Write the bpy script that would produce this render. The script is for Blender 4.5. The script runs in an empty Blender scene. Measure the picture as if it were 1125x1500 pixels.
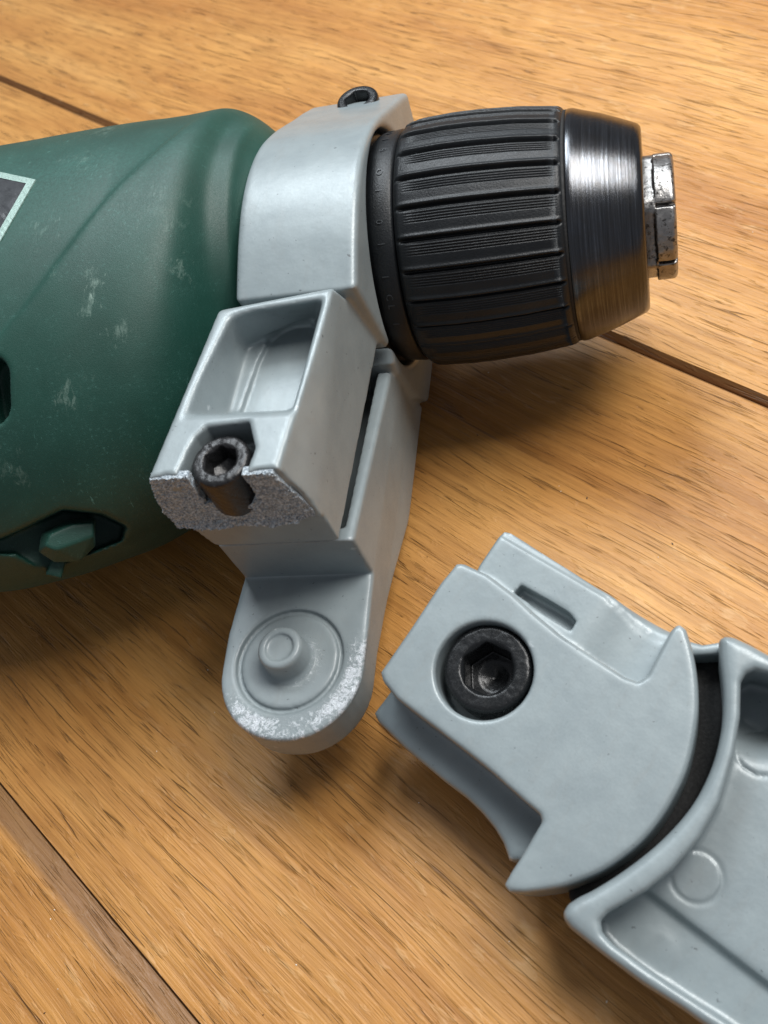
import bpy, bmesh, math, random
import numpy as np
import openvdb
from mathutils import Matrix, Vector
random.seed(4); np.random.seed(4)
sc = bpy.context.scene

# ------------------------------------------------------------------ camera geometry (all lengths in mm, scaled to metres at the end)
F, CX, CY, CAMH = 1500.0, 562.5, 750.0, 165.0       # focal length in photo pixels, photo centre, camera height
n = np.array([-.3, .5271, .7951]); n /= np.linalg.norm(n)      # world up in camera axes (right, up, back)
wx = np.array([1., 0, 0]); wx -= n*(wx@n); wx /= np.linalg.norm(wx)
wy = np.cross(n, wx)
RW = np.array([wx, wy, n])                                      # camera axes -> world axes
def to_world(p): return (np.asarray(p)@RW.T + np.array([0, 0, CAMH]))*.001
def ray(p): return np.array([(p[0]-CX)/F, (CY-p[1])/F, -1.0])

cam = bpy.data.cameras.new('camera'); cam_o = bpy.data.objects.new('camera', cam)
sc.collection.objects.link(cam_o)
M4 = Matrix.Identity(4)
for i in range(3):
    for j in range(3): M4[i][j] = RW[i][j]
M4[2][3] = CAMH*.001
cam_o.matrix_world = M4
cam.sensor_fit = 'VERTICAL'; cam.sensor_height = 24; cam.sensor_width = 18; cam.lens = 24*F/1500
cam.clip_start = .01; cam.clip_end = 20
cam.dof.use_dof = True; cam.dof.focus_distance = .185; cam.dof.aperture_fstop = 22.0
sc.camera = cam_o
sc.render.resolution_x, sc.render.resolution_y = 768, 1024

# ------------------------------------------------------------------ light: a room with one big window overhead-ish, dim surroundings
world = bpy.data.worlds.new('World'); sc.world = world; world.use_nodes = True
bg = world.node_tree.nodes['Background']
bg.inputs[0].default_value = (.86, .90, 1.0, 1); bg.inputs[1].default_value = .205
def area(name, direction, dist, size, power, col, target=(0, .12, .02), size_y=None):
    l = bpy.data.lights.new(name, 'AREA'); o = bpy.data.objects.new(name, l); sc.collection.objects.link(o)
    l.shape = 'RECTANGLE'; l.size = size; l.size_y = size_y or size; l.energy = power; l.color = col
    d = Vector(direction).normalized(); o.location = Vector(target)+d*dist
    o.rotation_euler = (d).to_track_quat('Z', 'Y').to_euler()
    return o
area('tall_window', (-.12, .62, 1), .85, .38, 5.6, (.88, .95, 1.0), target=(0, .15, .02), size_y=.44)
area('ceiling_lamp', (.46, .02, 1), .58, .30, 3.9, (1.0, .98, .95), target=(.03, .22, .02), size_y=.30)
sc.view_settings.view_transform = 'Standard'; sc.view_settings.look = 'None'
sc.view_settings.exposure = 0.22; sc.view_settings.gamma = 1.0
sc.cycles.max_bounces = 8

# ------------------------------------------------------------------ frames
class Frame:
    def __init__(s, o, ax):            # ax: three unit rows, camera axes
        s.o = np.array(o, float); s.ax = np.array(ax, float)
        s.flip = np.linalg.det(s.ax) < 0
    def loc(s, p): return (np.asarray(p)-s.o)@s.ax.T
    def cam(s, q): return np.asarray(q)@s.ax + s.o
    def px(s, p, i, k):                # photo pixel -> local point on the plane local[i]=k
        r = ray(p); A = s.ax[i]
        return s.loc(r*((k+A@s.o)/(A@r)))
    def poly(s, pts, i, k):            # list of pixels -> 2D polygon on that plane
        j = [c for c in range(3) if c != i]
        return np.array([s.px(p, i, k)[j] for p in pts])
def unit(v): v = np.array(v, float); return v/np.linalg.norm(v)
a = unit([.96283, .04998, .26544]); C0 = np.array([34.59, 51.85, -186.96])     # drill axis, centre of the sleeve/nose joint
v0 = np.array([0, 0, 1.]); v0 = unit(v0-a*(a@v0)); w0 = np.array([-.05183869, .99865547, 0]); w0 = unit(w0-a*(w0@a))
th = math.radians(33)
vv = math.cos(th)*v0+math.sin(th)*w0; uu = unit(np.cross(a, vv)); uu = -uu if uu[1] > 0 else uu
DR = Frame(C0, [a, w0, v0])            # chuck: along, image-up, towards camera
CL = Frame(C0, [a, uu, vv])            # clamp: s, u (along the arm), v (front)
NN = unit(n-a*(n@a)); MM = unit(np.cross(a, NN)); MM = -MM if MM[1] > 0 else MM
BD = Frame(C0, [a, MM, NN])            # body: s, m (towards the grip), height
nh = unit([-.27, .36, .87]); hx = unit([.82, -.55, .2]); hx = unit(hx-nh*(hx@nh)); hy = np.cross(nh, hx)
HB = ray((708, 981))*153.0
HD = Frame(HB, [hx, hy, nh])           # handle piece: along, across, up

# ------------------------------------------------------------------ signed distance modelling
def smax(A, B, k):
    if k <= 0: return np.maximum(A, B)
    h = np.maximum(k-np.abs(A-B), 0)/k
    return np.maximum(A, B)+h*h*k*.25
def smin(A, B, k): return -smax(-A, -B, k)
def grid(lo, hi, vs):
    ax = [np.arange(l, h+vs, vs, dtype=np.float32) for l, h in zip(lo, hi)]
    return ax[0][:, None, None], ax[1][None, :, None], ax[2][None, None, :]
def poly_sdf(X, Y, P):
    X, Y = np.broadcast_arrays(X, Y); d = np.full(X.shape, 1e9, np.float32); inside = np.zeros(X.shape, bool)
    N = len(P)
    for i in range(N):
        x1, y1 = P[i]; x2, y2 = P[(i+1) % N]; ex, ey = x2-x1, y2-y1
        t = np.clip(((X-x1)*ex+(Y-y1)*ey)/(ex*ex+ey*ey+1e-12), 0, 1)
        d = np.minimum(d, (X-x1-t*ex)**2+(Y-y1-t*ey)**2)
        cnd = ((y1 > Y) != (y2 > Y)) & (X < (x2-x1)*(Y-y1)/((y2-y1) if y2 != y1 else 1e-12)+x1)
        inside ^= cnd
    d = np.sqrt(d); return np.where(inside, -d, d).astype(np.float32)
def hull_sdf(X, Y, Z, pts, k=0.0):
    bm = bmesh.new()
    for p in pts: bm.verts.new([float(c) for c in p])
    r = bmesh.ops.convex_hull(bm, input=bm.verts)
    bmesh.ops.dissolve_limit(bm, angle_limit=math.radians(4), verts=bm.verts, edges=bm.edges)
    bmesh.ops.recalc_face_normals(bm, faces=bm.faces)
    out = None; c = np.mean(np.array(pts), 0)
    for f in bm.faces:
        nn = np.array(f.normal); o = max(float(nn@np.array(p)) for p in pts)
        if nn@c > o: nn = -nn; o = max(float(nn@np.array(p)) for p in pts)
        e = (nn[0]*X+nn[1]*Y+nn[2]*Z-o).astype(np.float32)
        out = e if out is None else smax(out, e, k)
    bm.free(); return out
def lattice(shape, seed):
    return np.random.RandomState(seed).rand(*shape).astype(np.float32)
def noise2(x, y, seed=0):
    L = lattice((64, 64), seed); xi = np.floor(x).astype(int); yi = np.floor(y).astype(int)
    fx = x-xi; fy = y-yi; fx = fx*fx*(3-2*fx); fy = fy*fy*(3-2*fy)
    g = lambda i, j: L[(xi+i) % 64, (yi+j) % 64]
    return (g(0, 0)*(1-fx)*(1-fy)+g(1, 0)*fx*(1-fy)+g(0, 1)*(1-fx)*fy+g(1, 1)*fx*fy)*2-1

ORIG = {}
def link_mesh(name, verts_cam, faces, mat, parent=None, local=None, smooth=True, flip=False, quads=None):
    W = to_world(verts_cam)
    org = np.array(parent.matrix_world.translation) if parent is not None and parent.type == 'EMPTY' else np.array(ORIG.get(parent, (0, 0, 0)))
    me = bpy.data.meshes.new(name)
    if isinstance(faces, np.ndarray):
        fl = [faces] + ([quads] if quads is not None and len(quads) else [])
        fl = [f[:, ::-1] if flip else f for f in fl if len(f)]
        nv = len(W); nl = sum(f.size for f in fl); nf = sum(len(f) for f in fl)
        me.vertices.add(nv); me.vertices.foreach_set('co', (W-org).astype(np.float32).ravel())
        me.loops.add(nl); me.loops.foreach_set('vertex_index', np.concatenate([f.ravel() for f in fl]).astype(np.int32))
        st = []; c = 0
        for f in fl: st.append(np.arange(len(f))*f.shape[1]+c); c += f.size
        me.polygons.add(nf); me.polygons.foreach_set('loop_start', np.concatenate(st).astype(np.int32))
    else:
        fs = [tuple(reversed(f)) for f in faces] if flip else faces
        me.from_pydata([tuple(p) for p in (W-org)], [], fs)
    me.update(calc_edges=True); me.validate()
    if smooth: me.polygons.foreach_set('use_smooth', [True]*len(me.polygons))
    if local is not None and len(local) == len(me.vertices):
        at = me.attributes.new('loc', 'FLOAT_VECTOR', 'POINT'); at.data.foreach_set('vector', np.asarray(local, np.float32).ravel())
    me.materials.append(mat)
    o = bpy.data.objects.new(name, me); sc.collection.objects.link(o)
    if parent is not None: o.parent = parent
    else: pass
    ORIG[o] = tuple(org)
    return o
def solid(name, f, lo, vs, frame, mat, parent):
    f = np.ascontiguousarray(f, np.float32)
    g = openvdb.FloatGrid(float(vs*3)); g.copyFromArray(np.clip(f, -vs*3, vs*3)); 
    res = g.convertToPolygons(0.0, 0.0)
    pts, tris, quads = res
    loc = np.asarray(pts)*vs+np.array(lo)
    tris = np.asarray(tris).astype(np.int64).reshape(-1, 3); quads = np.asarray(quads).astype(np.int64).reshape(-1, 4)
    # orient: compare with the gradient once
    q = quads[len(quads)//2]; P = loc[q]; nrm = np.cross(P[1]-P[0], P[2]-P[0]); c = P.mean(0)
    def samp(p):
        i = np.clip(np.round((p-np.array(lo))/vs).astype(int), 0, np.array(f.shape)-1); return f[tuple(i)]
    e = unit(nrm)*vs*2; flip = samp(c+e) < samp(c-e)
    flip = bool(flip) ^ frame.flip
    return link_mesh(name, frame.cam(loc), quads, mat, parent, loc, True, flip, tris)
def bc(lo, hi, vs, arr):
    shp = tuple(len(np.arange(l, h+vs, vs, dtype=np.float32)) for l, h in zip(lo, hi))
    return np.broadcast_to(arr, shp)

def empty(name, cam_pt, label, cat):
    o = bpy.data.objects.new(name, None); sc.collection.objects.link(o)
    w = to_world(cam_pt); o.location = (float(w[0]), float(w[1]), 0.0)
    o['label'] = label; o['category'] = cat
    o.matrix_world = Matrix.Translation(o.location); o.empty_display_size = .02
    return o

# ------------------------------------------------------------------ materials
class NT:
    def __init__(s, name):
        s.m = bpy.data.materials.new(name); s.m.use_nodes = True; s.t = s.m.node_tree; s.b = s.t.nodes['Principled BSDF']
    def add(s, typ, **kw):
        nd = s.t.nodes.new(typ)
        for k, v in kw.items():
            if k in nd.inputs.keys() if hasattr(nd, 'inputs') else False: nd.inputs[k].default_value = v
            else: setattr(nd, k, v)
        return nd
    def ln(s, a_, b_): s.t.links.new(a_, b_)
    def coords(s, scale=(1, 1, 1), rot=(0, 0, 0), attr='loc', loc=(0, 0, 0)):
        if attr: src = s.add('ShaderNodeAttribute', attribute_name=attr).outputs['Vector']
        else: src = s.add('ShaderNodeNewGeometry').outputs['Position']
        mp = s.add('ShaderNodeMapping'); mp.inputs['Scale'].default_value = scale; mp.inputs['Rotation'].default_value = rot; mp.inputs['Location'].default_value = loc
        s.ln(src, mp.inputs['Vector']); return mp.outputs[0]
    def noise(s, vec, scale, detail=3, rough=.55, dist=0):
        nd = s.add('ShaderNodeTexNoise'); nd.inputs['Scale'].default_value = scale; nd.inputs['Detail'].default_value = detail
        nd.inputs['Roughness'].default_value = rough; nd.inputs['Distortion'].default_value = dist
        s.ln(vec, nd.inputs['Vector']); return nd.outputs['Fac']
    def ramp(s, fac, stops, interp='LINEAR'):
        nd = s.add('ShaderNodeValToRGB'); nd.color_ramp.interpolation = interp; e = nd.color_ramp.elements
        while len(e) < len(stops): e.new(.5)
        for i, (p, c) in enumerate(stops):
            e[i].position = p; e[i].color = (c, c, c, 1) if isinstance(c, (int, float)) else (*c, 1)
        s.ln(fac, nd.inputs[0]); return nd.outputs[0]
    def mix(s, fac, A, B, mode='MIX'):
        nd = s.add('ShaderNodeMix', data_type='RGBA', blend_type=mode)
        for si, val in ((0, fac), (6, A), (7, B)):
            sock = nd.inputs[si]
            if hasattr(val, 'is_output'): s.ln(val, sock)
            elif isinstance(val, (int, float)): sock.default_value = val if si == 0 else (val, val, val, 1)
            else: sock.default_value = (*val, 1)
        return nd.outputs[2]
    def math(s, op, A, B=None, clamp=False):
        nd = s.add('ShaderNodeMath', operation=op); nd.use_clamp = clamp
        for i, val in enumerate((A, B)):
            if val is None: continue
            if hasattr(val, 'is_output'): s.ln(val, nd.inputs[i])
            else: nd.inputs[i].default_value = val
        return nd.outputs[0]
    def bump(s, h, strength, dist=.0001, normal=None):
        nd = s.add('ShaderNodeBump'); nd.inputs['Strength'].default_value = strength; nd.inputs['Distance'].default_value = dist
        s.ln(h, nd.inputs['Height'])
        if normal is not None: s.ln(normal, nd.inputs['Normal'])
        return nd.outputs[0]
    def sep(s, vec):
        nd = s.add('ShaderNodeSeparateXYZ'); s.ln(vec, nd.inputs[0]); return nd.outputs

def mat_paint(name, col=(.232, .272, .283), scuff=None, wear=.45):
    m = NT(name); b = m.b; c = m.coords()
    wav = m.noise(c, .55, 2, .5); fine = m.noise(c, 3.2, 3, .6); dust = m.noise(c, 2.1, 5, .75); d2 = m.noise(c, .16, 2)
    spots = m.ramp(dust, [(.69, 0), (.73, 1)])
    dark = m.ramp(m.noise(c, 1.35, 2, .5, .4), [(.25, 1), (.275, 0)])
    tone = m.ramp(d2, [(.35, (col[0]*.93, col[1]*.94, col[2]*.95)), (.65, tuple(x*1.06 for x in col))])
    cc = m.mix(m.math('MULTIPLY', spots, .20), tone, (.62, .66, .68))
    pt = m.add('ShaderNodeNewGeometry').outputs['Pointiness']
    edge = m.math('MULTIPLY', m.ramp(pt, [(.53, 0), (.60, 1)]), m.ramp(m.noise(c, .9, 5, .75), [(.42, 0), (.58, 1)]))
    cc = m.mix(m.math('MULTIPLY', edge, wear), cc, (.60, .64, .66))
    smudge = m.ramp(m.noise(m.coords((.5, .16, .3), (0, 0, .5)), 1, 5, .7, .6), [(.52, 0), (.74, 1)]); cc = m.mix(m.math('MULTIPLY', smudge, .22), cc, (.20, .20, .19)); cc = m.mix(m.math('MULTIPLY', dark, .75), cc, (.07, .075, .08))
    rough = m.ramp(fine, [(.3, .34), (.7, .50)])
    met = None
    nrm = m.bump(m.math('ADD', m.math('MULTIPLY', wav, 1.0), m.math('MULTIPLY', fine, .10)), .07, .0006)
    if scuff:
        msk = scuff(m, c)
        sn = m.noise(c, .75, 7, .82, 1.6); chip = m.ramp(m.math('ADD', sn, m.math('MULTIPLY', msk, .17)), [(.625, 0), (.65, 1)])
        k = m.math('MULTIPLY', msk, chip, True)
        cc = m.mix(k, cc, m.ramp(m.noise(c, 5.5, 3, .7), [(.35, (.42, .46, .50)), (.62, (.74, .78, .82))]))
        nrm = m.bump(m.math('MULTIPLY', sn, msk), .55, .0006, nrm)
        m.ln(m.math('MULTIPLY', k, .55), b.inputs['Metallic'])
    else: b.inputs['Metallic'].default_value = .12
    m.ln(cc, b.inputs['Base Color']); m.ln(rough, b.inputs['Roughness']); m.ln(nrm, b.inputs['Normal'])
    b.inputs['Coat Weight'].default_value = .18; b.inputs['Coat Roughness'].default_value = .2
    b.inputs['Specular IOR Level'].default_value = .55
    return m.m
def foot_scuff(m, c):
    o = m.sep(c); du = m.math('SUBTRACT', o[1], 79.3); ds = m.math('ADD', o[0], 47.3)
    r = m.math('SQRT', m.math('ADD', m.math('MULTIPLY', du, du), m.math('MULTIPLY', ds, ds)))
    outer = m.ramp(m.math('DIVIDE', r, 20), [(.46, 0), (.535, 1)])
    side = m.ramp(m.math('DIVIDE', m.math('ADD', m.math('ADD', du, 5), m.math('MULTIPLY', ds, .45)), 14), [(.30, 0), (.62, 1)])
    top = m.ramp(m.math('ADD', m.math('MULTIPLY', o[2], .5), 7.4), [(0.40, 0), (.62, 1)])
    e = m.math('MULTIPLY', outer, side); e = m.math('MULTIPLY', e, top)
    ring = m.ramp(m.math('DIVIDE', r, 20), [(.19, 0), (.215, .45), (.27, .3), (.34, 0)])
    ring = m.math('MULTIPLY', ring, m.ramp(m.math('DIVIDE', m.math('ADD', ds, 6), 12), [(.4, .1), (.8, 1)]))
    e = m.math('MULTIPLY', e, m.ramp(m.noise(c, .16, 3, .6, .8), [(.36, .25), (.56, 1)]))
    return m.math('ADD', e, ring, True)
PAINT = mat_paint('cast_grey_paint'); PAINT_GRIP = mat_paint('cast_grey_paint_grip', wear=.0); PAINT_FOOT = mat_paint('cast_grey_paint_scuffed', scuff=foot_scuff)

def mat_simple(name, col, rough, metal=0, bump=.2, bs=2.0, dust=None, dist=.0004, spec=.5):
    m = NT(name); b = m.b; c = m.coords()
    nz = m.noise(c, bs, 4, .6)
    cc = m.ramp(nz, [(.3, tuple(x*.8 for x in col)), (.7, tuple(min(1, x*1.2) for x in col))])
    if dust:
        d = m.ramp(m.noise(c, dust[1], 5, .72), [(dust[2], 0), (dust[2]+.05, 1)])
        cc = m.mix(m.math('MULTIPLY', d, dust[3]), cc, dust[0])
    m.ln(cc, b.inputs['Base Color']); m.ln(m.ramp(nz, [(.3, rough*.85), (.7, min(1, rough*1.15))]), b.inputs['Roughness'])
    b.inputs['Metallic'].default_value = metal; b.inputs['Specular IOR Level'].default_value = spec
    m.ln(m.bump(nz, bump, dist), b.inputs['Normal']); return m.m
BLACKOX = mat_simple('black_oxide_steel', (.010, .011, .012), .27, .2, .12, 3.0, dust=((.35, .35, .34), 4.0, .68, .6))
WORNBOLT = mat_simple('worn_black_bolt', (.020, .020, .021), .30, .25, .2, 2.6, dust=((.30, .30, .30), 2.2, .64, .5))
MATT_BLACK = mat_simple('matt_black', (.006, .006, .006), .7, 0, .2)
BRASSY = mat_simple('dark_red_washer', (.06, .012, .008), .5, 0, .2)
LABEL = mat_simple('dark_label', (.035, .038, .042), .33, 0, .25, .5, dust=((.25, .27, .27), 1.2, .70, .3))
BORDER = mat_simple('silver_green_border', (.30, .42, .38), .45, .2, .4, 3.0)

def mat_green():
    m = NT('green_housing_plastic'); b = m.b; c = m.coords()
    big = m.noise(c, .05, 3, .6); fine = m.noise(c, 4.5, 3, .65)
    base = m.ramp(big, [(.35, (.0018, .034, .023)), (.65, (.0032, .046, .032))])
    # rubbed, dusty haze in blotches, with short pale scratches
    hz = m.ramp(m.noise(c, .085, 5, .62, .6), [(.40, 0), (.68, 1)])
    spk = m.ramp(m.noise(c, 1.5, 6, .8), [(.56, 0), (.74, 1)])
    k = m.math('ADD', m.math('MULTIPLY', hz, .02), m.math('MULTIPLY', m.math('MULTIPLY', hz, spk), .34))
    sc1 = m.coords((1.6, .22, .4), (0, 0, .7)); scr = m.ramp(m.noise(sc1, 1.0, 5, .7, .8), [(.645, 0), (.70, 1)])
    msk = m.ramp(m.noise(c, .06, 2), [(.46, 0), (.6, 1)])
    k = m.math('ADD', k, m.math('MULTIPLY', m.math('MULTIPLY', scr, msk), .32), True)
    vor = m.ramp(m.noise(c, .95, 6, .85, 1.0), [(.715, 0), (.735, 1)]); k = m.math('ADD', k, m.math('MULTIPLY', vor, .4), True)
    cc = m.mix(k, base, (.17, .42, .37))
    for (cx_, cy_, r_, st_) in SCUFFS:
        hp0 = BD.loc(hit_body((cx_, cy_)))
        ds = m.add('ShaderNodeVectorMath', operation='DISTANCE'); m.ln(c, ds.inputs[0]); ds.inputs[1].default_value = tuple(float(q) for q in hp0)
        fall = m.ramp(m.math('DIVIDE', ds.outputs['Value'], r_*1.25), [(.1, .17), (1, -.02)]); big_ = m.noise(m.coords((1, 1, 1)), .42, 3, .6)
        cc = m.mix(m.math('MULTIPLY', m.ramp(m.math('ADD', m.math('ADD', fall, m.math('MULTIPLY', big_, .35)), m.math('MULTIPLY', m.noise(m.coords((1.5, .40, .7), (0, 0, .6)), 1.0, 6, .85, 1.0), .65)), [(.655, 0), (.74, 1)]), st_*.26), cc, (.42, .56, .48))
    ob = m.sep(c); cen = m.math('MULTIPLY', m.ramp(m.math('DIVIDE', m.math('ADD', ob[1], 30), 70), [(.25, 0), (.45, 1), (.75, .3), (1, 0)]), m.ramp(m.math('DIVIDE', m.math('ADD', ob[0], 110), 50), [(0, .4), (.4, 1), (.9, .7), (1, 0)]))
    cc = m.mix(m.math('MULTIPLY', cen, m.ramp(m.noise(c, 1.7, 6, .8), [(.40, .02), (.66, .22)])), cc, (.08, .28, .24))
    m.ln(cc, b.inputs['Base Color']); m.ln(m.ramp(fine, [(.3, .46), (.7, .62)]), b.inputs['Roughness'])
    b.inputs['Specular IOR Level'].default_value = .5
    b.inputs['Sheen Weight'].default_value = .05; b.inputs['Sheen Roughness'].default_value = .5; b.inputs['Sheen Tint'].default_value = (.5, .9, .8, 1)
    nr = m.bump(fine, .22, .0002); m.ln(nr, b.inputs['Normal']); return m.m

def mat_knurl():
    m = NT('black_chuck_rubber'); b = m.b; c = m.coords()
    nz = m.noise(c, 3.0, 4, .65); o = m.sep(c)
    dust = m.ramp(m.noise(c, 2.4, 6, .78, .5), [(.60, 0), (.70, 1)])
    up = m.ramp(m.math('ADD', m.math('MULTIPLY', o[1], .025), .40), [(.45, .12), (.9, 1)])     # dust lies on the upper flank
    k = m.math('MULTIPLY', dust, m.math('MULTIPLY', up, .45))
    film = m.ramp(m.noise(c, .22, 3), [(.35, .0), (.7, .012)])
    cc = m.mix(m.math('ADD', k, film, True), (.0050, .0062, .0075), (.30, .35, .38))
    b.inputs['Specular IOR Level'].default_value = .38; m.ln(cc, b.inputs['Base Color']); m.ln(m.ramp(nz, [(.3, .32), (.7, .48)]), b.inputs['Roughness'])
    m.ln(m.bump(nz, .3, .00025), b.inputs['Normal']); return m.m
KNURL = mat_knurl()
def mat_sleeve():
    m = NT('worn_steel_nose'); b = m.b; c = m.coords()
    rings = m.noise(m.coords((2.6, .04, .04)), 1.0, 5, .75); r2 = m.noise(m.coords((9, .12, .12)), 1.0, 4, .8)
    patch = m.noise(c, .35, 4, .7, .5)
    cc = m.ramp(rings, [(.32, (.045, .048, .052)), (.52, (.095, .10, .11)), (.74, (.22, .24, .27))])
    cc = m.mix(m.ramp(patch, [(.35, .55), (.65, 0)]), cc, (.085, .08, .075))
    m.ln(cc, b.inputs['Base Color']); b.inputs['Metallic'].default_value = 1
    m.ln(m.ramp(r2, [(.3, .16), (.7, .27)]), b.inputs['Roughness'])
    m.ln(m.bump(m.math('ADD', rings, m.math('MULTIPLY', r2, .6)), .22, .00016), b.inputs['Normal']); return m.m
SLEEVE = mat_sleeve()
JAW = mat_simple('worn_jaw_steel', (.30, .29, .28), .33, .9, .35, .8, dust=((.03, .026, .022), .9, .56, .8), dist=.0004)
def mat_break():
    m = NT('fractured_zinc'); b = m.b; c = m.coords()
    nz = m.noise(c, 2.6, 5, .75); v = m.add('ShaderNodeTexVoronoi'); v.inputs['Scale'].default_value = 2.4; m.ln(c, v.inputs['Vector'])
    cc = m.ramp(nz, [(.30, (.09, .11, .14)), (.46, (.33, .39, .44)), (.62, (.78, .85, .90))])
    m.ln(cc, b.inputs['Base Color']); b.inputs['Metallic'].default_value = .15; b.inputs['Roughness'].default_value = .38
    m.ln(m.bump(m.math('ADD', nz, v.outputs['Distance']), .9, .0004), b.inputs['Normal']); return m.m
BREAK = mat_break()

def mat_wood():
    m = NT('oiled_oak'); b = m.b
    src = m.add('ShaderNodeAttribute', attribute_name='loc').outputs['Vector']   # along, across, height in mm
    info = m.add('ShaderNodeObjectInfo').outputs['Random']
    off = m.add('ShaderNodeCombineXYZ'); m.ln(m.math('MULTIPLY', info, 900), off.inputs[0]); m.ln(m.math('MULTIPLY', info, 370), off.inputs[1]); m.ln(m.math('MULTIPLY', info, 50), off.inputs[2])
    ad = m.add('ShaderNodeVectorMath', operation='ADD'); m.ln(src, ad.inputs[0]); m.ln(off.outputs[0], ad.inputs[1]); P0 = ad.outputs[0]
    # slow sideways wander of the grain
    wn = m.noise(P0, .011, 2, .5); wn2 = m.noise(P0, .05, 2, .5)
    wob = m.add('ShaderNodeCombineXYZ'); m.ln(m.math('ADD', m.math('MULTIPLY', wn, 5), m.math('MULTIPLY', wn2, .4)), wob.inputs[1])
    ad2 = m.add('ShaderNodeVectorMath', operation='ADD'); m.ln(P0, ad2.inputs[0]); m.ln(wob.outputs[0], ad2.inputs[1]); P = ad2.outputs[0]
    def mp(sx, sy, rz=0):
        q = m.add('ShaderNodeMapping'); q.inputs['Scale'].default_value = (sx, sy, .3); q.inputs['Rotation'].default_value = (0, 0, rz); m.ln(P, q.inputs['Vector']); return q.outputs[0]
    tone = m.noise(mp(.006, .045), 1, 3, .6); streak = m.noise(mp(.022, .55), 1, 4, .6); fine = m.noise(mp(.06, 2.3), 1, 4, .7)
    blot = m.noise(mp(.045, .07), 1, 4, .6, .5)
    cc = m.ramp(tone, [(.28, (.400, .172, .042)), (.5, (.500, .243, .066)), (.72, (.585, .312, .100))])
    cc = m.mix(.85, cc, m.ramp(streak, [(.30, (.74, .70, .64)), (.5, (1, 1, 1)), (.70, (1.12, 1.13, 1.14))]), 'MULTIPLY')
    cc = m.mix(.55, cc, m.ramp(fine, [(.32, (.70, .66, .60)), (.55, (1, 1, 1)), (.75, (1.1, 1.1, 1.1))]), 'MULTIPLY')
    cc = m.mix(.75, cc, m.ramp(blot, [(.32, (.86, .80, .74)), (.6, (1.04, 1.04, 1.03))]), 'MULTIPLY')
    # pores: long thin dark lines that come and go, with finer dashes between
    def lines(sx, sy, rz, w, msk_s, t0, t1):
        v_ = m.math('ABSOLUTE', m.math('SUBTRACT', m.noise(mp(sx, sy, rz), 1, 2, .45, .1), .5))
        return m.math('MULTIPLY', m.ramp(v_, [(w*.35, 1), (w, 0)]), m.ramp(m.noise(mp(*msk_s), 1, 2, .5), [(t0, 0), (t1, 1)]))
    l1 = lines(.012, .42, .0, .010, (.040, .35), .52, .60)
    l2 = lines(.022, .85, .015, .016, (.07, .65), .54, .62)
    l3 = lines(.040, 1.6, -.015, .028, (.12, 1.0), .54, .64)
    p3 = m.ramp(m.noise(mp(.030, .62, .05), 1, 3, .5, .2), [(.675, 0), (.71, 1)])
    pores = m.math('ADD', m.math('ADD', m.math('MULTIPLY', l1, .95), m.math('MULTIPLY', l2, .75)), m.math('ADD', m.math('MULTIPLY', l3, .45), m.math('MULTIPLY', p3, .12)), True)
    cc = m.mix(m.math('MULTIPLY', pores, .60), cc, (.11, .048, .015))
    # pale ray flecks, short and a little across the grain
    fl = m.ramp(m.noise(mp(.16, .50, .32), 1, 3, .55, .5), [(.58, 0), (.70, 1)])
    flm = m.ramp(m.noise(P0, .012, 2), [(.42, 0), (.56, 1)])
    cc = m.mix(m.math('MULTIPLY', m.math('MULTIPLY', fl, flm), .30), cc, (.66, .42, .20))
    # edge bevels worn to a browner, greyer tone
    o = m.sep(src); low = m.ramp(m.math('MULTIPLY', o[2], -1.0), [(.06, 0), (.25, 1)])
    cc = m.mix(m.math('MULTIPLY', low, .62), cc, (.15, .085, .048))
    # small dark specks and grit
    sp = m.ramp(m.noise(P0, .85, 5, .8, .6), [(.735, 0), (.75, 1)]); cc = m.mix(m.math('MULTIPLY', sp, .6), cc, (.06, .03, .015))
    m.ln(cc, b.inputs['Base Color'])
    m.ln(m.ramp(m.math('ADD', m.math('MULTIPLY', streak, .5), m.math('MULTIPLY', fine, .5)), [(.3, .46), (.7, .36)]), b.inputs['Roughness'])
    b.inputs['Coat Weight'].default_value = .08; b.inputs['Coat Roughness'].default_value = .3; b.inputs['Specular IOR Level'].default_value = .35
    hgt = m.math('ADD', m.math('MULTIPLY', pores, -1.0), m.math('ADD', m.math('MULTIPLY', streak, .9), m.math('ADD', m.math('MULTIPLY', fine, .35), m.math('MULTIPLY', fl, .25))))
    m.ln(m.bump(hgt, .75, .0005), b.inputs['Normal'])
    return m.m
WOOD = mat_wood()

# ------------------------------------------------------------------ floor of separate oak boards
dd = np.array([-.7344, .6787]); dd /= np.linalg.norm(dd); nnf = np.array([-dd[1], dd[0]])     # along the boards, across them
floor = bpy.data.objects.new('wooden_floor', None); sc.collection.objects.link(floor); floor['kind'] = 'structure'
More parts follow.
